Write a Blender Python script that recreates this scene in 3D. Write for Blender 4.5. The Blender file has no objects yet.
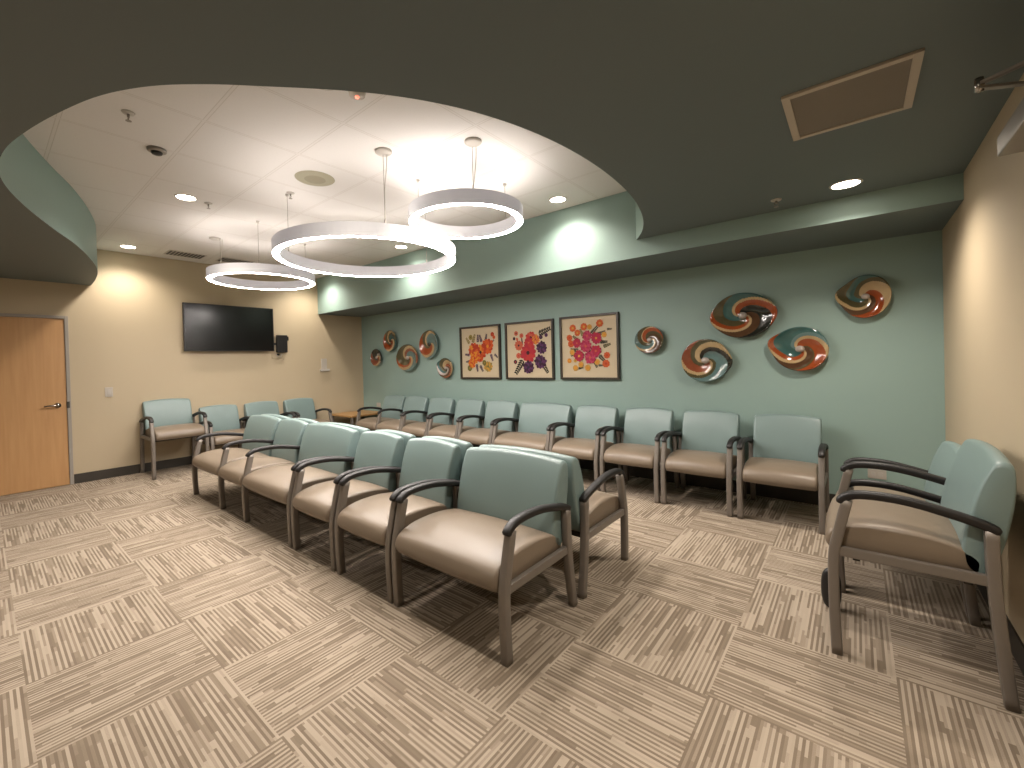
import bpy, bmesh, math, random
from mathutils import Vector, Matrix
random.seed(7)
C = bpy.context.scene.collection
PI = math.pi

K = .62
# ------------------------------------------------------------------ materials
def nmat(name):
    m = bpy.data.materials.new(name); m.use_nodes = True
    nt = m.node_tree; b = nt.nodes['Principled BSDF']
    return m, nt, b

def pmat(name, col, rough=.6, metal=0., bump=0., bscale=200., vary=0., vscale=3., coat=0., spec=.5):
    m, nt, b = nmat(name)
    col = tuple(c*K for c in col)
    b.inputs['Base Color'].default_value = (*col, 1)
    b.inputs['Roughness'].default_value = rough
    b.inputs['Metallic'].default_value = metal
    b.inputs['Coat Weight'].default_value = coat
    b.inputs['Specular IOR Level'].default_value = spec
    tc = nt.nodes.new('ShaderNodeTexCoord')
    if vary > 0:
        n = nt.nodes.new('ShaderNodeTexNoise'); n.inputs['Scale'].default_value = vscale
        nt.links.new(tc.outputs['Object'], n.inputs['Vector'])
        r = nt.nodes.new('ShaderNodeMix'); r.data_type = 'RGBA'
        r.inputs['A'].default_value = (*[c*(1-vary) for c in col], 1)
        r.inputs['B'].default_value = (*[min(1, c*(1+vary)) for c in col], 1)
        nt.links.new(n.outputs['Fac'], r.inputs['Factor'])
        nt.links.new(r.outputs['Result'], b.inputs['Base Color'])
    if bump > 0:
        n = nt.nodes.new('ShaderNodeTexNoise'); n.inputs['Scale'].default_value = bscale
        nt.links.new(tc.outputs['Object'], n.inputs['Vector'])
        bp = nt.nodes.new('ShaderNodeBump'); bp.inputs['Strength'].default_value = bump; bp.inputs['Distance'].default_value = .002
        nt.links.new(n.outputs['Fac'], bp.inputs['Height']); nt.links.new(bp.outputs['Normal'], b.inputs['Normal'])
    return m

def emat(name, col, s):
    m, nt, b = nmat(name)
    b.inputs['Base Color'].default_value = (.55, .55, .55, 1)
    b.inputs['Emission Color'].default_value = (*col, 1)
    b.inputs['Emission Strength'].default_value = s
    return m

class NB:
    def __init__(s, nt): s.nt = nt
    def m(s, op, a, b=None, c=None):
        n = s.nt.nodes.new('ShaderNodeMath'); n.operation = op
        for i, v in enumerate((a, b, c)):
            if v is None: continue
            if isinstance(v, (int, float)): n.inputs[i].default_value = v
            else: s.nt.links.new(v, n.inputs[i])
        return n.outputs[0]
    def comb(s, x, y, z):
        n = s.nt.nodes.new('ShaderNodeCombineXYZ')
        for i, v in enumerate((x, y, z)):
            if isinstance(v, (int, float)): n.inputs[i].default_value = v
            else: s.nt.links.new(v, n.inputs[i])
        return n.outputs[0]
    def white(s, v):
        n = s.nt.nodes.new('ShaderNodeTexWhiteNoise'); n.noise_dimensions = '3D'
        s.nt.links.new(v, n.inputs['Vector']); return n.outputs['Value']
    def noise(s, v, sc, det=2):
        n = s.nt.nodes.new('ShaderNodeTexNoise'); n.inputs['Scale'].default_value = sc; n.inputs['Detail'].default_value = det
        s.nt.links.new(v, n.inputs['Vector']); return n.outputs['Fac']
    def ramp(s, f, stops, interp='LINEAR', tint=True):
        n = s.nt.nodes.new('ShaderNodeValToRGB'); r = n.color_ramp; r.interpolation = interp
        while len(r.elements) > 1: r.elements.remove(r.elements[-1])
        r.elements[0].position = stops[0][0]; r.elements[0].color = (*stops[0][1], 1)
        for p, c in stops[1:]:
            e = r.elements.new(p); e.color = (*c, 1)
        if tint:
            for e in r.elements: e.color = (e.color[0]*K, e.color[1]*K, e.color[2]*K, 1)
        s.nt.links.new(f, n.inputs[0]); return n.outputs[0]

def carpet_mat():
    m, nt, b = nmat('carpet_tile'); k = NB(nt)
    tc = nt.nodes.new('ShaderNodeTexCoord'); sp = nt.nodes.new('ShaderNodeSeparateXYZ')
    nt.links.new(tc.outputs['Object'], sp.inputs[0])
    T = .6
    X = k.m('DIVIDE', sp.outputs[0], T); Y = k.m('DIVIDE', sp.outputs[1], T)
    ix = k.m('FLOOR', X); iy = k.m('FLOOR', Y)
    fx = k.m('SUBTRACT', X, ix); fy = k.m('SUBTRACT', Y, iy)
    par = k.m('FLOORED_MODULO', k.m('ADD', ix, iy), 2.0)          # 0: lines run along X
    ipar = k.m('SUBTRACT', 1.0, par)
    ac = k.m('ADD', k.m('MULTIPLY', fy, ipar), k.m('MULTIPLY', fx, par))
    al = k.m('ADD', k.m('MULTIPLY', fx, ipar), k.m('MULTIPLY', fy, par))
    seed = k.m('ADD', k.m('MULTIPLY', ix, 17.13), k.m('MULTIPLY', iy, 5.71))
    def layer(n, L, off):
        c = k.m('FLOOR', k.m('MULTIPLY', ac, float(n)))
        r = k.white(k.comb(c, seed, off))
        s = k.m('FLOOR', k.m('ADD', k.m('MULTIPLY', al, L), k.m('MULTIPLY', r, 7.0)))
        return k.white(k.comb(k.m('ADD', c, off), s, seed))
    v1 = layer(30, 2.4, .5); v2 = layer(60, 2.6, 3.5)
    alt = k.m('FLOORED_MODULO', k.m('FLOOR', k.m('MULTIPLY', ac, 60.0)), 2.0)
    v = k.m('ADD', k.m('ADD', k.m('MULTIPLY', v1, .36), k.m('MULTIPLY', v2, .34)), k.m('MULTIPLY', alt, .30))
    nz = k.noise(tc.outputs['Object'], 420., 3)
    v = k.m('ADD', v, k.m('MULTIPLY', k.m('SUBTRACT', nz, .5), .22))
    col = k.ramp(v, [(0, (.245, .188, .136)), (.36, (.28, .22, .16)), (.48, (.37, .296, .222)), (.60, (.53, .44, .34)), (1, (.58, .485, .378))])
    nt.links.new(col, b.inputs['Base Color'])
    b.inputs['Roughness'].default_value = .95; b.inputs['Specular IOR Level'].default_value = .1
    bp = nt.nodes.new('ShaderNodeBump'); bp.inputs['Strength'].default_value = .35; bp.inputs['Distance'].default_value = .003
    nt.links.new(v, bp.inputs['Height']); nt.links.new(bp.outputs['Normal'], b.inputs['Normal'])
    return m

GX, GY, SX, SY = -2.10, .2905, .6207, .6153
def ceiling_mat():
    m, nt, b = nmat('acoustic_ceiling_tile'); k = NB(nt)
    tc = nt.nodes.new('ShaderNodeTexCoord'); sp = nt.nodes.new('ShaderNodeSeparateXYZ')
    nt.links.new(tc.outputs['Object'], sp.inputs[0])
    def line(o, off, s):
        t = k.m('DIVIDE', k.m('SUBTRACT', o, off), s)
        f = k.m('ABSOLUTE', k.m('SUBTRACT', t, k.m('ROUND', t)))
        return k.m('MULTIPLY', f, s)                       # distance to grid line, metres
    d = k.m('MINIMUM', line(sp.outputs[0], GX, SX), line(sp.outputs[1], GY, SY))
    nz = k.noise(tc.outputs['Object'], 90., 6)
    g = k.m('MULTIPLY', d, 30.0)
    col = k.ramp(g, [(0, (1.08, 1.04, 1.01)), (.22, (1.06, 1.02, .99)), (.26, (.86, .81, .76)), (.34, (.88, .83, .78)), (.37, (1.09, 1.055, 1.03))])
    mx = nt.nodes.new('ShaderNodeMix'); mx.data_type = 'RGBA'; mx.blend_type = 'MULTIPLY'; mx.inputs['Factor'].default_value = .25
    nt.links.new(col, mx.inputs['A']); nt.links.new(k.ramp(nz, [(0, (.6, .6, .6)), (.45, (1, 1, 1))], tint=False), mx.inputs['B'])
    nt.links.new(mx.outputs['Result'], b.inputs['Base Color'])
    b.inputs['Roughness'].default_value = .9
    bp = nt.nodes.new('ShaderNodeBump'); bp.inputs['Strength'].default_value = .6; bp.inputs['Distance'].default_value = .006
    nt.links.new(k.m('GREATER_THAN', g, .30), bp.inputs['Height']); nt.links.new(bp.outputs['Normal'], b.inputs['Normal'])
    return m

def wood_mat(name, c1, c2, axis=2, rough=.4):
    m, nt, b = nmat(name); k = NB(nt)
    tc = nt.nodes.new('ShaderNodeTexCoord'); mp = nt.nodes.new('ShaderNodeMapping')
    nt.links.new(tc.outputs['Object'], mp.inputs[0])
    sc = [14., 14., 14.]; sc[axis] = .9; mp.inputs['Scale'].default_value = sc
    n = k.noise(mp.outputs[0], 2.2, 5)
    nt.links.new(k.ramp(n, [(.3, c1), (.7, c2)]), b.inputs['Base Color'])
    b.inputs['Roughness'].default_value = rough
    return m

M = {}
WARM = (1.0, .90, .79)
M['carpet'] = carpet_mat()
M['ceil'] = ceiling_mat()
M['teal'] = pmat('teal_wall_paint', (.41, .575, .52), .62, bump=.15, bscale=160)
M['teal_shade'] = pmat('teal_paint_shaded_underside', (.185, .229, .234), .6, bump=.15, bscale=160)  # same teal paint darkened: shade on the undersides put into the colour
M['cream'] = pmat('yellow_cream_wall_paint', (.73, .60, .41), .6, bump=.15, bscale=160)
M['base'] = pmat('dark_rubber_baseboard', (.060, .050, .038), .55)
M['metal'] = pmat('taupe_powder_coated_steel', (.30, .262, .225), .42, metal=.3, bump=.1, bscale=500)
M['vinyl'] = pmat('taupe_vinyl', (.285, .220, .157), .42, bump=.12, bscale=300, vary=.03)
M['tealv'] = pmat('teal_vinyl', (.255, .355, .345), .40, bump=.12, bscale=300, vary=.03)
M['black'] = pmat('black_urethane', (.010, .008, .008), .5)
M['dark'] = pmat('dark_underside', (.03, .025, .02), .8)
M['ringw'] = emat('ring_body_added_glow', (.93, .88, 1.0), .085)  # faint emission added to brighten the ring sides
M['ringe'] = emat('ring_diffuser', (1, .92, .86), 56)
M['ringup'] = emat('ring_top_diffuser', (1, .92, .85), 11.5)
M['lamp'] = emat('downlight_lens', (1, .88, .74), 14)
M['white'] = pmat('white_enamel', (.75, .70, .64), .5)
M['plate'] = pmat('white_plastic', (.72, .66, .58), .4)
M['chrome'] = pmat('brushed_nickel', (.62, .58, .53), .25, metal=1)
M['steel'] = pmat('grey_steel', (.42, .38, .34), .4, metal=.6)
M['door'] = wood_mat('maple_door_veneer', (.70, .385, .165), (.80, .46, .205))
M['table'] = wood_mat('honey_wood_top', (.52, .28, .10), (.63, .36, .14), axis=0)
M['frame'] = pmat('door_frame_paint', (.46, .42, .37), .5)
M['screen'] = pmat('tv_glass', (.004, .004, .004), .22)
M['blackp'] = pmat('black_plastic', (.012, .011, .011), .45)
M['grille'] = pmat('grille_mesh', (.31, .27, .22), .75, bump=.8, bscale=300)
M['grframe'] = pmat('grille_frame_paint', (.72, .63, .52), .55)
M['spk'] = pmat('ivory_speaker_mesh', (.56, .52, .38), .7)
M['spk2'] = pmat('ivory_speaker_cone_mesh', (.47, .43, .31), .8)
M['slot'] = pmat('vent_slot_dark', (.09, .085, .085), .8)
M['picframe'] = pmat('dark_bronze_frame', (.055, .040, .026), .4)
M['paper'] = pmat('cream_art_paper', (.80, .66, .45), .8)
M['red'] = emat('red_indicator', (1, .12, .06), 1.2)
M['cable'] = pmat('suspension_wire', (.42, .38, .34), .4, metal=.7)

# ------------------------------------------------------------------ mesh helpers
def obj(name, bm, mat, parent=None, smooth=False, loc=None):
    me = bpy.data.meshes.new(name); bmesh.ops.recalc_face_normals(bm, faces=bm.faces[:])
    bm.to_mesh(me); bm.free()
    for mm in (mat if isinstance(mat, list) else [mat]): me.materials.append(mm)
    if smooth:
        for p in me.polygons: p.use_smooth = True
    o = bpy.data.objects.new(name, me); C.objects.link(o)
    if parent: o.parent = parent
    if loc is not None: o.location = loc
    return o

def thing(name, label, cat, loc=(0, 0, 0), rotz=0, group=None):
    o = bpy.data.objects.new(name, None); C.objects.link(o); o.empty_display_size = .1
    o.location = loc; o.rotation_euler = (0, 0, rotz)
    o['label'] = label; o['category'] = cat
    if group: o['group'] = group
    return o

def tag(o, label, cat, group=None):
    o['label'] = label; o['category'] = cat
    if group: o['group'] = group
    return o

def struct(name, bm, mat, parent=None, label=None):
    o = obj(name, bm, mat, parent)
    if parent is None:
        o['kind'] = 'structure'; o['category'] = name.split('_')[0]
        if label: o['label'] = label
    return o

def box(bm, x0, x1, y0, y1, z0, z1, bev=0., seg=2, mi=0):
    r = bmesh.ops.create_cube(bm, size=1.)
    vs = r['verts']
    for v in vs:
        v.co = Vector(((x0+x1)/2+v.co.x*(x1-x0), (y0+y1)/2+v.co.y*(y1-y0), (z0+z1)/2+v.co.z*(z1-z0)))
    fs = set(f for v in vs for f in v.link_faces)
    for f in fs: f.material_index = mi
    if bev > 0:
        es = list(set(e for v in vs for e in v.link_edges))
        bmesh.ops.bevel(bm, geom=es, offset=bev, segments=seg, affect='EDGES', profile=.7)
    return bm

def bx(*a, **k):
    return box(bmesh.new(), *a, **k)

def sweep(bm, path, w, h, up=Vector((1, 0, 0)), rnd=None, n=12, power=3.):
    """Sweep a rounded-rectangle section (w along `up`, h across) along path points."""
    P = [Vector(p) for p in path]; rings = []
    for i, p in enumerate(P):
        t = (P[min(i+1, len(P)-1)]-P[max(i-1, 0)]).normalized()
        s = t.cross(up).normalized()
        ww = w[i] if isinstance(w, (list, tuple)) else w
        hh = h[i] if isinstance(h, (list, tuple)) else h
        ring = []
        for k in range(n):
            a = 2*PI*(k+.5)/n; c, sn = math.cos(a), math.sin(a)
            c = math.copysign(abs(c)**(2/power), c); sn = math.copysign(abs(sn)**(2/power), sn)
            ring.append(bm.verts.new(p+up*(c*ww/2)+s*(sn*hh/2)))
        rings.append(ring)
    for a, b in zip(rings[:-1], rings[1:]):
        for k in range(n): bm.faces.new((a[k], a[(k+1) % n], b[(k+1) % n], b[k]))
    bm.faces.new(rings[0]); bm.faces.new(rings[-1])
    return bm

def tube(bm, path, r, n=10):
    P = [Vector(p) for p in path]; rings = []
    for i, p in enumerate(P):
        t = (P[min(i+1, len(P)-1)]-P[max(i-1, 0)]).normalized()
        a = t.orthogonal().normalized() if i == 0 else (rings_up - t*rings_up.dot(t)).normalized()
        rings_up = a; b = t.cross(a)
        rings.append([bm.verts.new(p+(a*math.cos(2*PI*k/n)+b*math.sin(2*PI*k/n))*r) for k in range(n)])
    for a, b in zip(rings[:-1], rings[1:]):
        for k in range(n): bm.faces.new((a[k], a[(k+1) % n], b[(k+1) % n], b[k]))
    bm.faces.new(rings[0]); bm.faces.new(rings[-1])
    return bm

def lathe(bm, prof, n=48, cx=0, cy=0, mi=0, closed=False, mis=None):
    """prof: (r,z) list; r==0 collapses."""
    R = []
    for r, z in prof:
        if r < 1e-6: R.append([bm.verts.new((cx, cy, z))])
        else: R.append([bm.verts.new((cx+r*math.cos(2*PI*k/n), cy+r*math.sin(2*PI*k/n), z)) for k in range(n)])
    L = list(zip(R[:-1], R[1:]))
    if closed: L.append((R[-1], R[0]))
    for q, (a, b) in enumerate(L):
        for k in range(n):
            if len(a) == 1 and len(b) == 1: continue
            if len(a) == 1: f = bm.faces.new((a[0], b[(k+1) % n], b[k]))
            elif len(b) == 1: f = bm.faces.new((a[k], a[(k+1) % n], b[0]))
            else: f = bm.faces.new((a[k], a[(k+1) % n], b[(k+1) % n], b[k]))
            f.material_index = mis[q] if mis else mi
    return bm

def crom(pts, n=4, closed=True):
    out = []; N = len(pts)
    rng = range(N) if closed else range(N-1)
    for i in rng:
        g = (lambda j: pts[j % N]) if closed else (lambda j: pts[max(0, min(N-1, j))])
        p0, p1, p2, p3 = g(i-1), g(i), g(i+1), g(i+2)
        for k in range(n):
            t = k/n
            out.append(tuple(.5*((2*p1[c])+(-p0[c]+p2[c])*t+(2*p0[c]-5*p1[c]+4*p2[c]-p3[c])*t*t+(-p0[c]+3*p1[c]-3*p2[c]+p3[c])*t**3) for c in range(len(p1))))
    if not closed: out.append(tuple(pts[-1]))
    return out

def cushion(bm, prof, x0, x1, r=.022, crown=None, side=None):
    """Loft a closed (y,z) profile along x with softly rounded ends."""
    cy = sum(p[0] for p in prof)/len(prof); cz = sum(p[1] for p in prof)/len(prof)
    st = []
    for k in range(5):
        a = PI/2*k/4; st.append((x0+r*(1-math.sin(a)) if False else x0+r*(1-math.cos(a)), r*(1-math.sin(a))))
    L = st + [(x0+(x1-x0)*t, 0) for t in (.12, .2, .3, .4, .5, .6, .7, .8, .88)] + [(x0+x1-x, i) for x, i in reversed(st)]
    rings = []
    for x, ins in L:
        u = (x-(x0+x1)/2)/((x1-x0)/2); ring = []
        for y, z in prof:
            dy, dz = y-cy, z-cz; l = math.hypot(dy, dz)
            s = max(0, (l-ins)/l) if l > 0 else 1
            yy, zz = cy+dy*s, cz+dz*s
            if crown: yy, zz = crown(u, yy, zz)
            xx = side(u, x, yy, zz) if side else x
            ring.append(bm.verts.new((xx, yy, zz)))
        rings.append(ring)
    n = len(prof)
    for a, b in zip(rings[:-1], rings[1:]):
        for k in range(n): bm.faces.new((a[k], a[(k+1) % n], b[(k+1) % n], b[k]))
    bm.faces.new(rings[0]); bm.faces.new(rings[-1])
    return bm

def dup(root, loc, rotz, label, group=None):
    r = root.copy(); C.objects.link(r); r.location = loc; r.rotation_euler = (0, 0, rotz); r['label'] = label
    if group: r['group'] = group
    for ch in list(root.children):
        c = ch.copy(); C.objects.link(c); c.parent = r
        for g in list(ch.children):
            d = g.copy(); C.objects.link(d); d.parent = c
    return r

# ------------------------------------------------------------------ room
XL, XR, YW, YS, YN = -6.453, 1.623, 3.654, 2.747, -4.2
ZC, Z1, Z2 = 2.999, 2.348, 2.516
struct('floor', bx(XL-.1, XR+.1, YN-.1, YW+.1, -.1, 0), M['carpet'], label='beige striped carpet tile floor')
struct('ceiling', bx(XL-.1, XR+.1, YN-.1, YW+.1, ZC, ZC+.1), M['ceil'], label='white acoustic tile ceiling')
struct('wall_back', bx(XL-.1, XR+.1, YW, YW+.1, 0, ZC), M['teal'], label='green-teal painted wall behind the long chair row')
struct('wall_left', bx(XL-.1, XL, YN, YW, 0, ZC), M['cream'], label='yellow cream wall with the television')
struct('wall_right', bx(XR, XR+.1, YN, YW, 0, ZC), M['cream'], label='yellow cream wall on the right')
struct('wall_front', bx(XL-.1, XR+.1, YN-.1, YN, 0, ZC), M['cream'], label='cream wall behind the viewer')
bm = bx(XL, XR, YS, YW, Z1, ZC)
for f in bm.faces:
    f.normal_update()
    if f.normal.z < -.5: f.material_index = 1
struct('trim_1', bm, [M['teal'], M['teal_shade']], label='green soffit running above the long wall')

curve = [(-6.453, -.335), (-5.9, -.36), (-5.26, -.43), (-4.63, -.57), (-4.09, -.73), (-3.64, -.90), (-3.17, -1.06), (-2.77, -1.165), (-2.45, -1.205),
         (-2.12, -1.19), (-1.80, -1.13), (-1.48, -1.045), (-1.22, -.955), (-1.01, -.84), (-.84, -.70), (-.69, -.545), (-.52, -.36), (-.385, -.19), (-.285, -.03),
         (-.20, .15), (-.12, .40), (-.065, .71), (-.045, 1.08), (-.065, 1.48), (-.12, 1.84), (-.22, 2.21), (-.35, 2.52), (-.49, 2.747)]
cv = crom(curve, 5, closed=False)
bm = bmesh.new()
poly = cv + [(XR, YS), (XR, YN), (XL, YN)]
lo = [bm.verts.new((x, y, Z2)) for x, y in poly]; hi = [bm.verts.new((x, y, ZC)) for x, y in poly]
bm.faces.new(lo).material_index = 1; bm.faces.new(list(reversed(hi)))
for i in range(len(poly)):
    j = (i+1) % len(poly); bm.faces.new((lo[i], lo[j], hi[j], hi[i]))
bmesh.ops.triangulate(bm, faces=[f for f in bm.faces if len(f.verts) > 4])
struct('trim_2', bm, [M['teal'], M['teal_shade']], label='dropped green ceiling with an S-curved edge')

for nm, a in (('baseboard_back', (XL, XR, YW-.008, YW, 0, .12)), ('baseboard_right', (XR-.008, XR, YN, YW, 0, .12)), ('baseboard_left', (XL, XL+.008, -.555, YW, 0, .12)), ('baseboard_left_near', (XL, XL+.008, YN, -1.66, 0, .12))):
    struct(nm, bx(*a), M['base'], label='dark rubber baseboard')

# door in the left wall
fr = bmesh.new(); D0, D1 = -1.655, -.56
box(fr, XL-.02, XL+.025, D1-.035, D1, 0, 2.105, .004); box(fr, XL-.02, XL+.025, D0, D0+.035, 0, 2.105, .004); box(fr, XL-.02, XL+.025, D0+.035, D1-.035, 2.07, 2.105, .004)
dr = struct('door_1', bx(XL-.01, XL+.014, D0+.038, D1-.038, .008, 2.067, .002), M['door'], label='maple wood door in pale frame on the yellow wall')
f = obj('door_frame', fr, M['frame'], dr)
h = bmesh.new(); r_ = lathe(h, [(0, .0), (.032, .0), (.032, .012), (.014, .016), (.012, .045), (0, .045)], 24)
bmesh.ops.rotate(h, verts=h.verts[:], cent=(0, 0, 0), matrix=Matrix.Rotation(PI/2, 3, 'Y'))
tube(h, [(.042, 0, 0), (.05, -.03, 0), (.05, -.075, .002), (.045, -.12, -.004)], .010)
bmesh.ops.translate(h, verts=h.verts[:], vec=(XL+.014, D1-.12, 1.0))
obj('door_handle', h, M['chrome'], dr, True)
obj('strike_plate', bx(XL+.023, XL+.028, D1-.038, D1-.012, .96, 1.04), M['base'], dr)

# ------------------------------------------------------------------ chairs
Dp = .33
def sh(z, raise_): return z + raise_*min(1., max(0., z)/.30)
SEAT = [(.03, .328), (.28, .335), (.54, .345), (.572, .370), (.565, .405), (.50, .437), (.40, .460), (.28, .472), (.16, .468), (.07, .450), (.018, .427), (-.008, .395), (-.013, .360), (.003, .335)]
BACK = [(.530, .352), (.502, .39), (.500, .48), (.522, .60), (.556, .71), (.592, .79), (.612, .815), (.648, .817), (.667, .79), (.668, .70), (.656, .60), (.630, .48), (.595, .385), (.565, .352)]
def prof(P, raise_): return [(y-Dp, z+raise_) for y, z in crom(P, 3)]

def chair_parts(t, xs, raise_=0., ds=1.):
    w = .042
    for x in xs:
        zf = lambda z: sh(z, raise_)
        # front leg : slim rounded tube leaning back above the seat rail
        fp = [(x, .030-Dp, 0), (x, .022-Dp, zf(.16)), (x, .022-Dp, zf(.33)), (x, .042-Dp, zf(.44)), (x, .082-Dp, zf(.605))]
        fl = obj('leg', sweep(bmesh.new(), [Vector(p) for p in crom(fp, 4, False)], w, .048, power=7), M['metal'], t, True)
        rp = [(x, .640-Dp, 0), (x, .612-Dp, zf(.18)), (x, .592-Dp, zf(.36)), (x, .586-Dp, zf(.565))]
        obj('leg', sweep(bmesh.new(), [Vector(p) for p in crom(rp, 4, False)], w, .046, power=7), M['metal'], t, True)
        rz = zf(.318)+(.025 if raise_ else 0)
        obj('side_rail', bx(x-.014, x+.014, .03-Dp, .585-Dp, rz, rz+.042, .005), M['metal'], t)
        ap = [(x, .050-Dp, zf(.588)), (x, .062-Dp, zf(.608)), (x, .11-Dp, zf(.632)), (x, .20-Dp, zf(.640)), (x, .32-Dp, zf(.634)), (x, .45-Dp, zf(.610)), (x, .56-Dp, zf(.583)), (x, .612-Dp, zf(.560))]
        pa = [Vector(p) for p in crom(ap, 4, False)]; n = len(pa)
        ww = [.046*(.80 if i == 0 else .9 if i == 1 else 1) * (.8 if i == n-1 else 1) for i in range(n)]
        hh = [.038*(.75 if i == 0 else .85 if i == 1 else 1) * (.7 if i == n-1 else 1) for i in range(n)]
        obj('armrest', sweep(bmesh.new(), pa, ww, hh, power=3.2), M['black'], t, True)
    if raise_: raise_ += .025
    S, B = prof(SEAT, raise_), prof(BACK, raise_-(.015 if raise_ else 0))
    for a, b in zip(xs[:-1], xs[1:]):
        x0, x1 = a+.024, b-.024
        obj('seat', cushion(bmesh.new(), S, x0, x1, .022, crown=lambda u, y, z: (y-.012*(1-u*u)*(1 if y < -.25 else 0), z+.010*(1-u*u)*(1 if z > .40+raise_ else 0))), M['vinyl'], t, True)
        zt = .78+raise_
        obj('backrest', cushion(bmesh.new(), B, x0, x1, .020, crown=lambda u, y, z: (y+.010*(1-u*u)*(1 if z > .4+raise_ else 0)-(.0), z+.020*(1-u*u)*max(0, (z-.6-raise_)/.2))), M['tealv'], t, True)
        zr = sh(.30, raise_)
        for q in (.10, .50): obj('cross_rail', bx(a+.014, b-.014, q-Dp, q+.03-Dp, zr, zr+.03, .004), M['dark'], t)
        for q in (.25, .75):
            xx = a+(b-a)*q; obj('back_bracket', bx(xx-.015, xx+.015, .53-Dp, .60-Dp, zr+.01, zr+.06, .003), M['dark'], t)
    if ds != 1.:
        for c in t.children:
            for v in c.data.vertices: v.co.y = (v.co.y+Dp)*ds-Dp

def make_chair(name, xs, label, cat, loc, rotz, group, raise_=0., ds=1.):
    t = thing(name, label, cat, loc, rotz, group); chair_parts(t, xs, raise_, ds); return t

N = .56; W = .79
W = .80; single = [-N/2, N/2]; wide = [-W/2, W/2]
G1 = 'chairs in the front-facing centre row'; G2 = 'chairs in the centre row facing the green wall'
G3 = 'chairs along the green wall'; G4 = 'chairs along the yellow wall'; G5 = 'chairs by the right wall'
YA = .215+Dp
cw = make_chair('wide_chair', wide, 'extra-wide teal and taupe chair at the near end of the centre row, facing the viewer', 'chair', (-.57, YA, 0), 0, G1)
cs = make_chair('waiting_chair', single, 'single chair right beside the near extra-wide chair in the centre row', 'chair', (-1.31, YA, 0), 0, G1)
dup(cs, (-1.94, YA, 0), 0, 'single centre-row chair between the three-seat unit and another single chair', G1)
tx = [-4.60+3.44, -3.78+3.44, -3.18+3.44, -2.29+3.44]
ct = make_chair('tandem_seating', tx, 'three-seat joined unit with shared armrests at the far end of the front centre row', 'chair', (-3.44, YA, 0), 0, G1)
YB = .935+Dp
dup(cw, (-.565, YB, 0), PI, 'extra-wide chair back to back behind the near wide chair, facing the green wall', G2)
dup(cs, (-1.30, YB, 0), PI, 'chair next to the rear-facing wide chair, its back top seen behind the second chair', G2)
dup(cs, (-1.93, YB, 0), PI, 'third chair from the near end of the centre row facing the green wall', G2)
cr = make_chair('tandem_seating', [-x for x in reversed(tx)], 'three-seat joined unit facing the green wall, back to back with the other', 'chair', (-3.44, YB, 0), PI, G2)
YC = 2.85+Dp
make_chair('tandem_seating', [-.59, 0, .59], 'two-seat joined unit at the far left of the green wall, beside the wood table', 'chair', (-4.90, YC, 0), 0, G3)
for x, lab in ((-3.985, 'single chair right of the two-seat unit on the green wall, below the small crescent dish'),
               (-3.37, 'single chair on the green wall under the orange flower print'),
               (-2.76, 'single chair immediately left of the extra-wide one along the green wall'),
               (-1.30, 'single chair immediately right of the extra-wide one, under the crimson and orange print'),
               (-.675, 'third chair from the right end of the green wall row, below the small round dish'),
               (-.05, 'second chair from the right end of the green wall row'),
               (.59, 'last chair at the right end of the green wall row')):
    dup(cs, (x, YC, 0), 0, lab, G3)
dup(cw, (-2.03, YC, 0), 0, 'extra-wide chair against the green wall under the purple and red flower print', G3)
XT = -5.79-Dp
TALL = [-.30, .30]
make_chair('raised_waiting_chair', TALL, 'taller raised chair against the yellow wall nearest the wood door', 'chair', (XT, .42, 0), PI/2, G4, .14)
for y, lab in ((1.065, 'low chair beside the raised chair, below the television'),
               (1.69, 'chair against the yellow wall under the right edge of the television'),
               (2.315, 'chair against the yellow wall closest to the green wall corner')):
    dup(cs, (XT, y, 0), PI/2, lab, G4)
XRr = .975+Dp
make_chair('raised_waiting_chair', [-.34, .34], 'tall raised chair by the right wall, nearest to the viewer', 'chair', (XRr, 1.59, 0), -PI/2, G5, .12, .87)
make_chair('wide_chair', [-.34, .34], 'lower chair by the right wall behind the tall one, near the outlet', 'chair', (XRr, 2.345, 0), -PI/2, G5, 0, .87)

# corner table
tb = thing('corner_table', 'low honey wood table in the corner between both chair rows', 'table', (-6.07, 3.26, 0))
obj('table_top', bx(-.36, .36, -.36, .36, .47, .50, .006), M['table'], tb)
for sx in (-1, 1):
    for sy in (-1, 1): obj('leg', bx(sx*.32-.02, sx*.32+.02, sy*.32-.02, sy*.32+.02, 0, .47, .004), M['metal'], tb)

# small black pouch behind the leg of the tall chair
bm = bmesh.new(); bmesh.ops.create_uvsphere(bm, u_segments=24, v_segments=16, radius=1.)
for v in bm.verts:
    c = v.co; v.co = Vector((math.copysign(abs(c.x)**.8, c.x)*.045, math.copysign(abs(c.y)**.7, c.y)*.028, .11+math.copysign(abs(c.z)**.75, c.z)*.11))
tag(obj('black_pouch', bm, M['blackp'], None, True, (.965, 1.68, 0)), 'small rounded black pouch on the floor by the front leg of the tall right chair', 'pouch')

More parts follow.
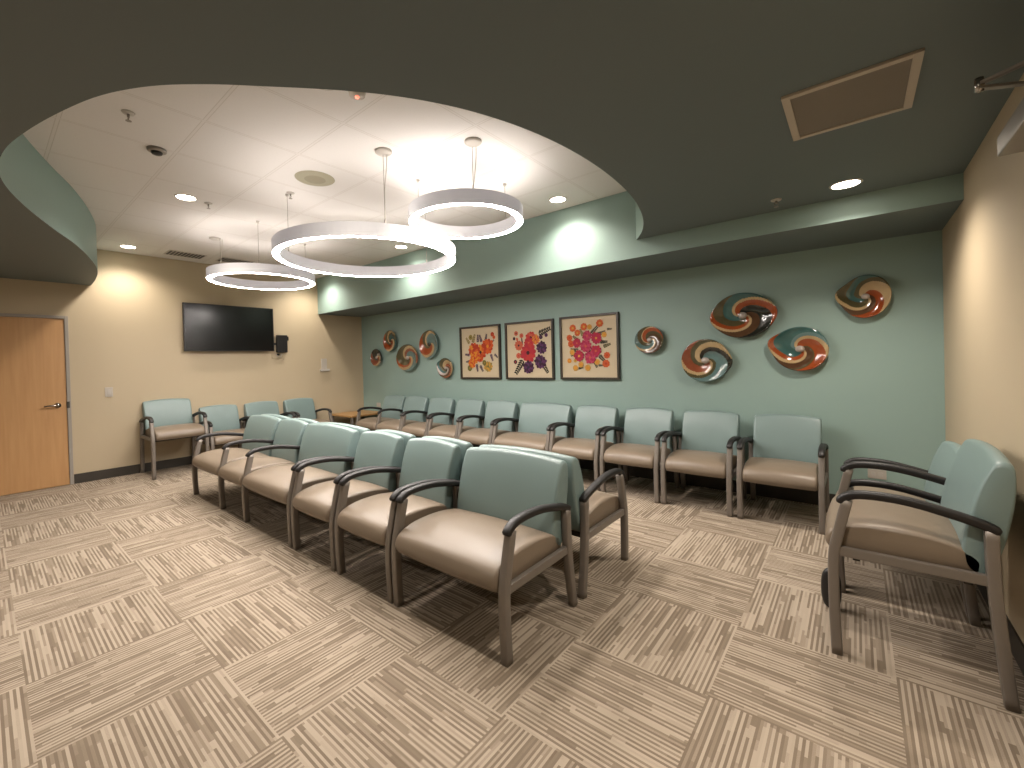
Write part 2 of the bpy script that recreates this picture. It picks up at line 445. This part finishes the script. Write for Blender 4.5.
# ------------------------------------------------------------------ ceiling fixtures
WIRE = []
def ring_light(label, cx, cy, z, R, canopy, angs, h=.105, wband=.058):
    t = thing('ring_pendant_light', label, 'pendant light', (cx, cy, z), 0, 'hanging ring lights')
    b = bmesh.new(); ri = R-wband
    lathe(b, [(R, .004), (R, h), (R-.010, h), (R-.010, h-.012), (ri+.008, h-.012), (ri+.008, h), (ri, h), (ri, .004)], 96, closed=False)
    # underside lip closing the body around the diffuser
    lathe(b, [(ri, .004), (ri+.003, 0), (ri+.005, .004)], 96); lathe(b, [(R-.005, .004), (R-.003, 0), (R, .004)], 96)
    obj('ring_body', b, M['ringw'], t, False)
    for p in t.children[-1].data.polygons: p.use_smooth = False
    d = bmesh.new(); lathe(d, [(ri+.004, .004), (ri+.004, .001), (R-.004, .001), (R-.004, .004)], 96); obj('diffuser', d, M['ringe'], t)
    u = bmesh.new(); lathe(u, [(ri+.009, h-.010), (R-.011, h-.010)], 96); obj('top_diffuser', u, M['ringup'], t)
    cxx, cyy = canopy
    c = bmesh.new(); lathe(c, [(0, ZC-z), (.062, ZC-z), (.062, ZC-z-.012), (.05, ZC-z-.022), (0, ZC-z-.024)], 32, cxx-cx, cyy-cy)
    obj('ceiling_canopy', c, M['white'], t, True)
    a0 = math.atan2(cyy-cy, cxx-cx)
    for i, da in enumerate(angs):
        a = a0+da; rr = R-wband/2; x, y = math.cos(a)*rr, math.sin(a)*rr
        w = bmesh.new()
        tube(w, [(x, y, h-.012), (x, y, h+.05), (x, y, ZC-z-.006)], .0022, 6)
        tube(w, [(x, y, h-.012), (x, y, h+.035)], .006, 8)
        obj('suspension_wire', w, M['cable'], t)
        if i:
            k = bmesh.new(); lathe(k, [(0, ZC-z), (.016, ZC-z), (.014, ZC-z-.02), (0, ZC-z-.022)], 16, x, y); obj('wire_anchor', k, M['white'], t)
        else:
            w = bmesh.new(); tube(w, crom([(x+.02, y+.02, ZC-z-.02), (x+.025, y+.01, ZC-z-.12), (x+.006, y, ZC-z-.3), (x+.008, y, h)], 5, False), .003, 6)
            obj('power_cord', w, M['plate'], t)
    return t
ring_light('largest ring light, hanging in the middle of the three', -2.30, 1.02, 2.35, .79, (-1.60, .694), (0, PI*2/3, -PI*2/3))
ring_light('smallest ring light, hanging highest and nearest the green soffit', -1.39, 1.36, 2.56, .475, (-1.011, 1.046), (0, PI*2/3, -PI*2/3))
ring_light('far ring light, hanging in front of the television wall', -4.38, .95, 2.43, .580, (-4.893, .608), (0, PI*2/3, -PI*2/3))

def downlight(x, y, z, label, power, size=.075):
    t = thing('recessed_downlight', label, 'ceiling light', (x, y, z), 0, 'round recessed downlights')
    b = bmesh.new(); lathe(b, [(size, 0), (size+.014, 0), (size+.012, -.004), (size, -.005)], 40, closed=True); obj('trim_ring', b, M['white'], t)
    b = bmesh.new(); lathe(b, [(0, -.002), (size, -.002)], 40); obj('lens', b, M['lamp'], t)
    L = bpy.data.lights.new('downlight_beam', 'SPOT'); L.energy = power; L.color = WARM; L.spot_size = math.radians(142); L.spot_blend = .8; L.shadow_soft_size = .07
    o = bpy.data.objects.new('downlight_beam', L); C.objects.link(o); o.location = (0, 0, -.012); o.parent = t
    return t
PD = 54
gx = lambda i: GX+(i+.5)*SX; gy = lambda j: GY+(j+.5)*SY
downlight(gx(1), gy(-1), ZC, 'white-ceiling downlight partly cut off by the curved green edge at top', PD)
downlight(gx(-3), gy(-1), ZC, 'downlight in the white ceiling left of the large ring light', PD)
downlight(-6.05, gy(-1), ZC, 'downlight in the white ceiling nearest the curved edge by the yellow wall', PD)
downlight(gx(1), 2.47, ZC, 'white-ceiling downlight beside the green soffit, right of the small ring light', PD)
downlight(gx(-3), 2.47, ZC, 'downlight seen through the large ring light', PD)
downlight(-5.95, 2.42, ZC, 'small downlight by the far left corner above the green soffit end', PD)
PC = 76
downlight(1.05, 2.44, Z2, 'bright downlight in the dropped green ceiling near the right wall', PC)
downlight(.98, .12, Z2, 'downlight in the dropped green ceiling just above the frame edge', PC)
downlight(-1.3, -2.35, Z2, 'downlight in the dropped ceiling behind the viewer, left', PC)
downlight(-3.9, -2.6, Z2, 'downlight in the dropped ceiling behind the viewer, far left', PC)

# ceiling grille in the dropped ceiling
t = thing('return_air_grille', 'rectangular brown mesh grille with pale frame in the dropped green ceiling', 'ceiling vent', (1.075, 1.215, Z2))
b = bmesh.new(); x, y, q, e = .222, .245, .028, .030
box(b, -x, -x+e, -y, y, -.012, 0, .002); box(b, x-e, x, -y, y, -.012, 0, .002); box(b, -x+e, x-e, -y, -y+q, -.012, 0, .002); box(b, -x+e, x-e, y-q, y, -.012, 0, .002)
obj('grille_frame', b, M['grframe'], t); obj('mesh_panel', bx(-x+e, x-e, -y+q, y-q, -.006, 0), M['grille'], t)

# round speaker, sprinklers, detectors, slot vents
t = thing('ceiling_speaker', 'round ivory mesh speaker in the white ceiling beside the large ring light', 'speaker', (-2.42, .59, ZC), 0)
b = bmesh.new(); lathe(b, [(.085, -.010), (.125, -.010), (.155, -.004), (.160, 0)], 48); obj('speaker_rim', b, M['spk'], t, True)
b = bmesh.new(); lathe(b, [(0, -.013), (.085, -.010)], 48); obj('speaker_grille', b, M['spk2'], t, True)

def sprinkler(name, x, y, z, label):
    t = thing(name, label, 'sprinkler', (x, y, z), 0, 'fire sprinklers')
    b = bmesh.new(); lathe(b, [(0, 0), (.035, 0), (.03, -.008), (.012, -.01), (0, -.01)], 24); obj('cover_cup', b, M['white'], t, True)
    b = bmesh.new(); tube(b, [(0, 0, -.008), (0, 0, -.03)], .007, 8)
    tube(b, [(.007, 0, -.02), (.014, 0, -.035), (.002, 0, -.05)], .0025, 6); tube(b, [(-.007, 0, -.02), (-.014, 0, -.035), (-.002, 0, -.05)], .0025, 6)
    obj('nozzle', b, M['steel'], t, True)
    b = bmesh.new(); lathe(b, [(0, -.050), (.016, -.051), (.016, -.053), (0, -.053)], 12); obj('deflector', b, M['steel'], t)
sprinkler('fire_sprinkler', -2.33, -.665, ZC, 'sprinkler head in the white ceiling at upper left, before the dome camera')
sprinkler('fire_sprinkler', -3.67, .17, ZC, 'sprinkler head beside the left downlight in the white ceiling')
sprinkler('fire_sprinkler', -2.87, .59, ZC, 'small sprinkler head between the round speaker and the large ring light')
sprinkler('fire_sprinkler', .66, 2.45, Z2, 'sprinkler head in the dropped green ceiling')

t = thing('smoke_detector', 'dark round detector in the white ceiling at upper left', 'detector', (-2.76, -.43, ZC))
b = bmesh.new(); lathe(b, [(0, 0), (.06, 0), (.058, -.015), (.048, -.022), (0, -.022)], 32); obj('detector_base', b, M['steel'], t, True)
b = bmesh.new(); lathe(b, [(0, -.022), (.036, -.022), (.030, -.036), (.012, -.043), (0, -.044)], 32); obj('detector_cap', b, M['blackp'], t, True)
t = thing('alarm_sensor', 'small ceiling sensor with a red light near the curved edge', 'sensor', (-1.13, .17, ZC))
b = bmesh.new(); lathe(b, [(0, 0), (.05, 0), (.045, -.018), (.02, -.024), (0, -.024)], 32); obj('sensor_base', b, M['plate'], t, True)
b = bmesh.new(); lathe(b, [(0, -.024), (.012, -.024), (.010, -.032), (0, -.034)], 16); obj('indicator', b, M['red'], t, True)

def slot_vent(x, y, label):
    t = thing('slot_diffuser', label, 'ceiling vent', (x, y, ZC), 0, 'slot vents by the yellow wall')
    b = bmesh.new(); box(b, -.15, .15, -.22, .22, -.006, 0, .001); obj('vent_plate', b, M['white'], t)
    b = bmesh.new()
    for k in range(10):
        yy = -.19+k*.042; box(b, -.12, .12, yy-.013, yy+.013, -.009, -.006)
    obj('slots', b, M['slot'], t)
slot_vent(-6.02, .60, 'dark slotted vent left of the far ring light wire'); slot_vent(-5.98, 1.22, 'dark slotted vent right of the far ring light wire')

# ------------------------------------------------------------------ yellow wall items
t = thing('television', 'flat black television mounted on the yellow wall', 'television', (XL+.022, 1.27, 2.02))
obj('screen_bezel', bx(.03, .075, -.635, .635, -.355, .355, .004), M['blackp'], t); obj('screen', bx(.074, .0765, -.622, .622, -.342, .345), M['screen'], t)
obj('wall_bracket', bx(-.020, .032, -.2, .2, -.15, .15), M['blackp'], t)
t = thing('media_box', 'small black box mounted on the wall beside the television', 'device', (XL, 2.055, 1.79))
obj('case', bx(.01, .07, -.085, .085, -.145, .15, .008), M['blackp'], t)
obj('side_tab', bx(.02, .05, .085, .115, .06, .13, .004), M['blackp'], t)
obj('arm', bx(.0, .02, -.16, .04, -.02, .02), M['blackp'], t)
t = thing('cable_outlet', 'white cable outlet just below the small black box', 'outlet', (XL, 2.0, 1.595))
obj('cover_plate', bx(0, .01, -.10, .10, -.05, .045, .003), M['cream'], t); b = bmesh.new(); tube(b, crom([(.012, -.05, .04), (.03, -.02, -.01), (.03, .03, -.03), (.012, .06, .03)], 4, False), .006, 8); obj('cord', b, M['plate'], t)
obj('plug', bx(.01, .03, -.02, .02, 0, .03, .003), M['blackp'], t)
t = thing('light_switch', 'white switch plate on the yellow wall between the door and the raised chair', 'switch', (XL, -.195, 1.13))
obj('cover_plate', bx(0, .008, -.04, .04, -.062, .062, .003), M['plate'], t); obj('rocker', bx(.008, .012, -.018, .018, -.035, .035, .001), M['white'], t)
t = thing('wall_brochure_holder', 'clear wall holder with a small white ledge near the green wall corner', 'holder', (XL, 2.83, 1.40))
obj('back_panel', bx(0, .012, -.055, .055, -.06, .13, .003), M['plate'], t); obj('ledge', bx(0, .05, -.085, .085, -.10, -.062, .004), M['white'], t)

def outlet(x, z, label):
    t = thing('wall_outlet', label, 'outlet', (x, YW, z), 0, 'outlets on the green wall')
    obj('cover_plate', bx(-.06, .06, -.007, 0, -.04, .04, .003), M['plate'], t)
    b = bmesh.new()
    for s in (-.024, .024): box(b, s-.014, s+.014, -.009, -.006, -.016, .016, .002)
    obj('receptacle', b, M['white'], t)
outlet(1.21, .345, 'white outlet low on the green wall, seen past the right chairs'); outlet(-5.95, .62, 'white outlet on the green wall above the far left seat')

# door closer on the right wall, close to the viewer
t = thing('door_closer', 'metal door closer with folded arm high on the right wall', 'door closer', (XR, 1.0, 2.2))
b = bmesh.new(); box(b, -.125, -.01, -.50, .155, -.090, -.015, .006); obj('closer_body', b, M['steel'], t)
obj('mount_plate', bx(-.012, 0, -.55, .17, -.10, .02, .002), M['steel'], t)
b = bmesh.new(); P0 = Vector((1.42-XR, -.09, .10)); P1 = Vector((-.05, -.20, .10)); P2 = Vector((-.03, -.045, .06))
sweep(b, [P0, P1], .03, .010, up=Vector((0, 1, 0)), power=6); obj('upper_arm', b, M['steel'], t)
b = bmesh.new(); sweep(b, [P0-Vector((0, 0, .014)), P2], .026, .010, up=Vector((0, 1, 0)), power=6); obj('lower_arm', b, M['steel'], t)
b = bmesh.new(); lathe(b, [(0, .025), (.011, .025), (.013, 0), (.011, -.02), (0, -.02)], 20, P0.x, P0.y); bmesh.ops.translate(b, verts=b.verts[:], vec=(0, 0, .095)); obj('pivot', b, M['chrome'], t, True)

# ------------------------------------------------------------------ framed flower prints
def hexc(r, g, b): return tuple(((c/255)**2.2) for c in (r, g, b))
INK = {}
def ink(n, c):
    if n not in INK: INK[n] = pmat('ink_'+n, c, .8)
    return INK[n]
def flowers(seed, x0, items):
    """items: (kind, u, v, size, colour names..) in 0..1 picture space; flat ink shapes printed on the sheet."""
    rng = random.Random(seed); b = bmesh.new(); mats = []; dz = [0]
    def mi(n):
        if INK[n] not in mats: mats.append(INK[n])
        return mats.index(INK[n])
    def poly(pts, n):
        dz[0] += 1
        f = b.faces.new([b.verts.new((x, -.0195-.00002*dz[0], z)) for x, z in pts]); f.material_index = mi(n)
    S = .72
    def petal(cx, cz, a, l, w, n):
        pts = []
        for k in range(10):
            t = 2*PI*k/10; px = l*.5*(1+math.cos(t)); pz = w*.5*math.sin(t)*(1.25-.25*math.cos(t))
            pts.append((cx+px*math.cos(a)-pz*math.sin(a), cz+px*math.sin(a)+pz*math.cos(a)))
        poly(pts, n)
    for it in items:
        k, u, v, s = it[:4]; cs = it[4:]; cx, cz = (u-.5)*S, (v-.5)*S; s *= S
        if k == 'f':                                   # many-petalled flower head
            n = 11; a0 = rng.random()*6
            for q in range(n): petal(cx, cz, a0+2*PI*q/n, s*rng.uniform(.85, 1.05), s*.5, cs[q % (len(cs)-1)])
            for q in range(7): petal(cx, cz, a0+.4+2*PI*q/7, s*.6, s*.3, cs[(q+1) % (len(cs)-1)])
            for q in range(6): petal(cx, cz, 2*PI*q/6, s*.2, s*.2, cs[-1])
        elif k == 'b':                                 # small solid blossom
            n = 8; a0 = rng.random()*6
            for q in range(n): petal(cx, cz, a0+2*PI*q/n, s, s*.75, cs[0])
            for q in range(5): petal(cx, cz, 2*PI*q/5, s*.35, s*.3, cs[-1])
        elif k == 'l':                                 # leaf spray
            a = it[4]; cs = it[5:]
            for q in range(7):
                t = q/6; bxx, bzz = cx+math.cos(a)*s*t, cz+math.sin(a)*s*t
                for sg in (-1, 1): petal(bxx, bzz, a+sg*.95, s*.34*(1-.4*t), s*.11, cs[q % len(cs)])
        elif k == 's':                                 # stems and buds
            a = it[4]; cs = it[5:]
            petal(cx, cz, a, s, s*.12, cs[0]); petal(cx+math.cos(a)*s*.8, cz+math.sin(a)*s*.8, a, s*.35, s*.22, cs[-1])
    return b, mats
for n, c in dict(orange=hexc(226, 96, 34), amber=hexc(240, 150, 40), rust=hexc(190, 62, 28), olive=hexc(120, 110, 50), moss=hexc(160, 140, 70), navy=hexc(50, 40, 70), violet=hexc(95, 50, 95), plum=hexc(60, 25, 50),
                 coral=hexc(215, 105, 75), crimson=hexc(190, 45, 60), scarlet=hexc(205, 60, 55), magenta=hexc(180, 35, 80), pink=hexc(205, 70, 100), forest=hexc(38, 40, 28), gold=hexc(225, 165, 70), pumpkin=hexc(215, 95, 40), wine=hexc(70, 20, 30)).items(): ink(n, c)
A1 = [('l', .30, .72, .16, 1.2, 'olive', 'moss'), ('l', .2, .70, .14, 2.2, 'moss', 'olive'), ('b', .24, .83, .06, 'moss', 'olive'), ('l', .45, .72, .14, 1.6, 'navy', 'violet'), ('l', .55, .72, .14, 1.9, 'violet', 'navy'), ('l', .66, .74, .13, 1.3, 'navy'), ('l', .8, .68, .10, .6, 'navy', 'violet'),
      ('l', .80, .45, .13, -1.2, 'violet', 'navy'), ('l', .9, .45, .10, -.7, 'navy'), ('l', .4, .25, .14, -1.4, 'navy', 'violet'), ('l', .5, .22, .13, -1.0, 'navy'), ('l', .2, .45, .12, 3.0, 'violet', 'navy'), ('l', .2, .32, .1, 3.3, 'navy'),
      ('b', .20, .17, .07, 'olive', 'moss'), ('f', .72, .20, .13, 'moss', 'gold', 'olive'), ('b', .62, .28, .06, 'olive', 'moss'), ('f', .27, .28, .12, 'orange', 'amber', 'rust'),
      ('f', .33, .55, .18, 'orange', 'rust', 'amber', 'rust'), ('f', .52, .50, .17, 'orange', 'amber', 'rust', 'wine'), ('f', .72, .62, .18, 'orange', 'rust', 'orange', 'amber'), ('f', .50, .38, .10, 'rust', 'orange', 'amber'), ('f', .35, .38, .13, 'orange', 'amber', 'rust'),
      ('b', .86, .86, .05, 'rust', 'orange'), ('b', .9, .80, .04, 'orange', 'rust')]
A2 = [('s', .3, .55, .2, 2.0, 'wine', 'coral'), ('s', .35, .6, .2, 1.7, 'wine', 'coral'), ('l', .35, .3, .28, -2.2, 'forest'), ('l', .3, .38, .2, .8, 'forest'), ('l', .74, .80, .24, .35, 'forest'), ('l', .8, .25, .2, -1., 'forest'), ('l', .6, .18, .13, -2.3, 'forest'), ('l', .62, .62, .12, 1.0, 'forest'),
      ('b', .2, .84, .05, 'coral', 'wine'), ('b', .33, .79, .05, 'coral', 'scarlet'), ('b', .15, .74, .035, 'plum', 'wine'), ('b', .78, .74, .045, 'plum', 'violet'), ('b', .9, .77, .04, 'violet', 'plum'), ('b', .17, .28, .045, 'wine', 'crimson'), ('b', .25, .40, .06, 'coral', 'scarlet'),
      ('f', .26, .60, .11, 'coral', 'coral', 'wine'), ('f', .55, .74, .14, 'scarlet', 'coral', 'wine'), ('f', .66, .70, .10, 'coral', 'amber', 'scarlet'), ('f', .50, .64, .12, 'scarlet', 'crimson', 'coral'),
      ('f', .48, .45, .20, 'crimson', 'scarlet', 'crimson', 'wine'), ('f', .80, .54, .13, 'plum', 'violet', 'navy'), ('f', .48, .17, .14, 'plum', 'violet', 'navy'), ('f', .76, .27, .15, 'violet', 'plum', 'navy')]
A3 = [('l', .55, .72, .16, .8, 'forest'), ('l', .65, .70, .16, .3, 'forest'), ('l', .3, .45, .14, 3.0, 'forest'), ('l', .5, .42, .15, -.5, 'forest'), ('l', .7, .35, .15, -.8, 'forest'), ('l', .6, .28, .13, -1.2, 'forest'), ('l', .3, .62, .12, 2.4, 'forest', 'olive'), ('l', .78, .50, .12, .3, 'forest', 'olive'), ('l', .4, .7, .12, 2.0, 'olive'), ('l', .72, .58, .12, 0, 'forest'),
      ('l', .85, .79, .08, 0, 'forest'), ('l', .15, .36, .08, .3, 'forest'), ('l', .3, .13, .08, .2, 'forest'), ('l', .68, .18, .08, .0, 'forest'),
      ('b', .20, .85, .068, 'pumpkin', 'gold'), ('b', .42, .86, .068, 'pumpkin', 'gold'), ('b', .72, .90, .068, 'pumpkin', 'gold'), ('b', .29, .76, .06, 'pumpkin', 'gold'), ('b', .13, .68, .06, 'pumpkin', 'rust'), ('b', .16, .57, .065, 'pumpkin', 'rust'), ('b', .84, .35, .06, 'pumpkin', 'rust'), ('b', .82, .21, .07, 'pumpkin', 'rust'),
      ('b', .53, .85, .05, 'gold', 'amber'), ('b', .80, .70, .05, 'gold', 'amber'), ('b', .18, .42, .055, 'gold', 'amber'), ('b', .12, .27, .045, 'amber', 'gold'), ('b', .24, .14, .055, 'gold', 'amber'), ('b', .35, .20, .055, 'gold', 'amber'), ('b', .48, .14, .06, 'gold', 'amber'), ('b', .66, .24, .055, 'gold', 'amber'), ('b', .24, .27, .035, 'gold', 'olive'),
      ('f', .48, .70, .10, 'magenta', 'pink', 'coral'), ('f', .65, .65, .11, 'magenta', 'crimson', 'gold'), ('f', .45, .52, .12, 'magenta', 'pink', 'coral'), ('f', .28, .58, .09, 'magenta', 'crimson', 'coral'), ('f', .64, .43, .11, 'magenta', 'crimson', 'coral'), ('f', .32, .35, .11, 'magenta', 'crimson', 'gold'), ('f', .53, .32, .12, 'magenta', 'pink', 'coral')]
for x, z, items, lab, sd in ((-3.295, 1.54, A1, 'framed print of orange flowers, left of the three prints on the green wall', 1), (-2.385, 1.54, A2, 'framed print of crimson and purple flowers, middle of the three prints', 2), (-1.475, 1.545, A3, 'framed print of magenta flowers ringed by orange ones, right of the three prints', 3)):
    t = thing('framed_flower_print', lab, 'picture', (x, YW, z), 0, 'framed flower prints')
    b = bmesh.new(); s = .405; w = .026
    box(b, -s, -s+w, -.045, 0, -s, s, .002); box(b, s-w, s, -.045, 0, -s, s, .002); box(b, -s+w, s-w, -.045, 0, -s, -s+w, .002); box(b, -s+w, s-w, -.045, 0, s-w, s, .002)
    obj('picture_frame', b, M['picframe'], t)
    obj('paper_sheet', bx(-s+w, s-w, -.019, -.004, -s+w, s-w), M['paper'], t)
    b, mats = flowers(sd, x, items); pr = obj('flower_artwork', b, mats, t)
    # keep printed faces looking out of the wall
    for p in pr.data.polygons:
        if p.normal.y > 0: p.flip()

# ------------------------------------------------------------------ blown-glass wall dishes
def gmat(n, c, r=.12): return pmat('glass_'+n, c, r, coat=.6, vary=.25, vscale=14)
GM = dict(T=gmat('teal', (.06, .16, .15)), L=gmat('pale_teal', (.16, .27, .26)), K=gmat('smoke', (.02, .022, .016)), O=gmat('orange', (.42, .085, .02)), R=gmat('terracotta', (.36, .10, .045)), C=gmat('cream', (.66, .47, .24)), V=gmat('olive', (.12, .10, .045)), W=gmat('white_swirl', (.55, .48, .42)), B=gmat('brown', (.12, .06, .03)))
def dish(label, cx, cz, a, b, rot, tips, sectors, swirl, knob='W', depth=.085):
    """sectors: list of (end angle in turns 0..1 anticlockwise from +x at the rim, glass letter)."""
    t = thing('glass_wall_dish', label, 'wall art', (cx, YW, cz), 0, 'swirled glass wall dishes')
    keys = []; 
    for _, k in sectors:
        if k not in keys: keys.append(k)
    keys = keys or ['T']; nr, na = 30, 120
    bm = bmesh.new(); rows = []
    def P(i, j):
        r = i/nr; th = 2*PI*j/na
        ext = 1.
        for tp, amt in tips:
            d = abs((th-tp+PI) % (2*PI)-PI); ext += amt*math.exp(-(d/.38)**2)
        ph = th-swirl*(1-r)*1.4
        x, z = a*ext*r*math.cos(th), b*ext*r*math.sin(th)
        y = depth*(.42+.58*r**2.2) + .028*math.sin(ph*2+1.)*r*(1.2-r) - (.02 if r > .97 else 0)
        if r < .22: y += .02*(1-r/.22)
        c, s = math.cos(rot), math.sin(rot)
        return Vector((x*c-z*s, -y, x*s+z*c))
    for i in range(1, nr+1): rows.append([bm.verts.new(P(i, j)) for j in range(na)])
    cen = bm.verts.new(P(0, 0))
    def mi(i, j):
        r = (i+.5)/nr; th = (j+.5)/na; f = (th-swirl*(1-r)/(2*PI)*1.6) % 1.
        for e, k in sectors:
            if f < e: return keys.index(k)
        return keys.index(sectors[0][1])
    for j in range(na):
        f = bm.faces.new((cen, rows[0][(j+1) % na], rows[0][j])); f.material_index = mi(0, j)
    for i in range(nr-1):
        for j in range(na):
            f = bm.faces.new((rows[i][j], rows[i][(j+1) % na], rows[i+1][(j+1) % na], rows[i+1][j])); f.material_index = mi(i+1, j)
    # outer back shell sloping to the wall mount
    back = [bm.verts.new(Vector((v.co.x*.45, -.012, v.co.z*.45))) for v in rows[-1]]
    mid = [bm.verts.new(Vector((v.co.x*.93, v.co.y*.62, v.co.z*.93))) for v in rows[-1]]
    for A_, B_ in ((rows[-1], mid), (mid, back)):
        for j in range(na):
            f = bm.faces.new((A_[j], A_[(j+1) % na], B_[(j+1) % na], B_[j])); f.material_index = mi(nr-1, j)
    bm.faces.new(back)
    obj('dish', bm, [GM[k] for k in keys], t, True)
    k = bmesh.new(); s = min(a, b)*.15; bmesh.ops.create_uvsphere(k, u_segments=20, v_segments=12, radius=1.)
    for v in k.verts: v.co = Vector((v.co.x*s*1.2, v.co.y*s*.8-depth*.42-.02, v.co.z*s))
    obj('centre_knob', k, GM[knob], t, True)
    m = bmesh.new(); box(m, -.03, .03, -.014, 0, -.03, .03, .002); obj('wall_mount', m, M['steel'], t)
G = 1.
dish('smallest and leftmost glass dish of the far group, brown and cream', -5.90, 1.53, .165, .165, .4, [], [(.3, 'K'), (.6, 'R'), (.72, 'C'), (.85, 'W'), (1., 'K')], 2.0)
dish('upper left glass dish of the far group with orange left side', -5.46, 1.82, .185, .20, 0, [], [(.08, 'V'), (.20, 'C'), (.34, 'V'), (.6, 'O'), (.72, 'C'), (1., 'T')], 2.2, 'B')
dish('round dark glass dish in the middle of the far group, orange at both sides', -4.98, 1.50, .29, .24, 0, [], [(.04, 'R'), (.16, 'C'), (.46, 'V'), (.55, 'O'), (.66, 'C'), (.92, 'L'), (1., 'R')], 2.2)
dish('tall glass dish of the far group, orange above pale teal', -4.40, 1.71, .23, .24, 0, [], [(.10, 'L'), (.2, 'C'), (.32, 'V'), (.58, 'O'), (.68, 'C'), (1., 'L')], 2.0, 'K')
dish('crescent glass dish lowest of the far group, next to the orange print', -4.02, 1.31, .17, .165, -.2, [(3.0, .18)], [(.12, 'C'), (.34, 'V'), (.44, 'T'), (.58, 'W'), (.72, 'B'), (.88, 'R'), (1., 'C')], 2.4)
dish('small round glass dish just right of the framed prints', -.70, 1.595, .163, .155, 0, [], [(.02, 'O'), (.16, 'O'), (.20, 'C'), (.36, 'V'), (.52, 'L'), (.60, 'C'), (.86, 'B'), (1., 'V')], 2.4)
dish('large oval glass dish, dark with an orange and cream band', .230, 1.79, .275, .225, -.05, [(.15, .08), (3.3, .08)], [(.05, 'O'), (.11, 'C'), (.28, 'T'), (.44, 'V'), (.52, 'O'), (.58, 'C'), (.72, 'B'), (.92, 'K'), (1., 'O')], 2.0)
dish('round glass dish with terracotta upper half and teal lower half, below the large oval', -.12, 1.35, .235, .225, 0, [(-.1, .10)], [(.03, 'C'), (.14, 'C'), (.26, 'V'), (.46, 'R'), (.54, 'C'), (.62, 'V'), (.88, 'L'), (1., 'K')], 2.2, 'W')
dish('pointed glass dish hung lowest at right, orange with teal top', .69, 1.44, .215, .205, -.25, [(3.1, .22)], [(.04, 'C'), (.12, 'L'), (.40, 'T'), (.50, 'O'), (.57, 'C'), (.70, 'B'), (.74, 'V'), (.96, 'O'), (1., 'C')], 2.0)
dish('pointed glass dish highest at right, near the yellow wall', 1.155, 1.87, .165, .185, -.12, [(3.1, .26)], [(.06, 'C'), (.16, 'V'), (.30, 'T'), (.46, 'V'), (.54, 'C'), (.66, 'B'), (.84, 'O'), (.96, 'C'), (1., 'C')], 2.0)

# ------------------------------------------------------------------ light in the unseen part, world
w = bpy.data.worlds.new('dim_room_air'); bpy.context.scene.world = w; w.use_nodes = True
w.node_tree.nodes['Background'].inputs[0].default_value = (.9, .8, .7, 1); w.node_tree.nodes['Background'].inputs[1].default_value = .02

# ------------------------------------------------------------------ camera
f = 433.092; yaw, pitch, roll = math.radians(130.12677), math.radians(-.57848), math.radians(-1.52887)
fw = Vector((math.cos(yaw)*math.cos(pitch), math.sin(yaw)*math.cos(pitch), math.sin(pitch)))
r0 = Vector((math.sin(yaw), -math.cos(yaw), 0)); u0 = r0.cross(fw)
r = r0*math.cos(roll)+u0*math.sin(roll); u = -r0*math.sin(roll)+u0*math.cos(roll)
cam = bpy.data.cameras.new('camera'); co = bpy.data.objects.new('camera', cam); C.objects.link(co)
mt = Matrix((r, u, -fw)).transposed().to_4x4(); mt.translation = Vector((1.08789, -1.30474, 1.40459)); co.matrix_world = mt
cam.sensor_width = 36; cam.lens = f/1024*36; cam.shift_x = (512-491.39)/1024; cam.shift_y = -(384-365.34)/1024; cam.clip_start = .02
S = bpy.context.scene; S.camera = co
S.view_settings.view_transform = 'Standard'; S.view_settings.look = 'None'; S.view_settings.exposure = 1.14; S.view_settings.gamma = 1; S.view_settings.use_curve_mapping = False
S.cycles.max_bounces = 10; S.cycles.diffuse_bounces = 8; S.cycles.sample_clamp_indirect = 6; S.cycles.use_denoising = True
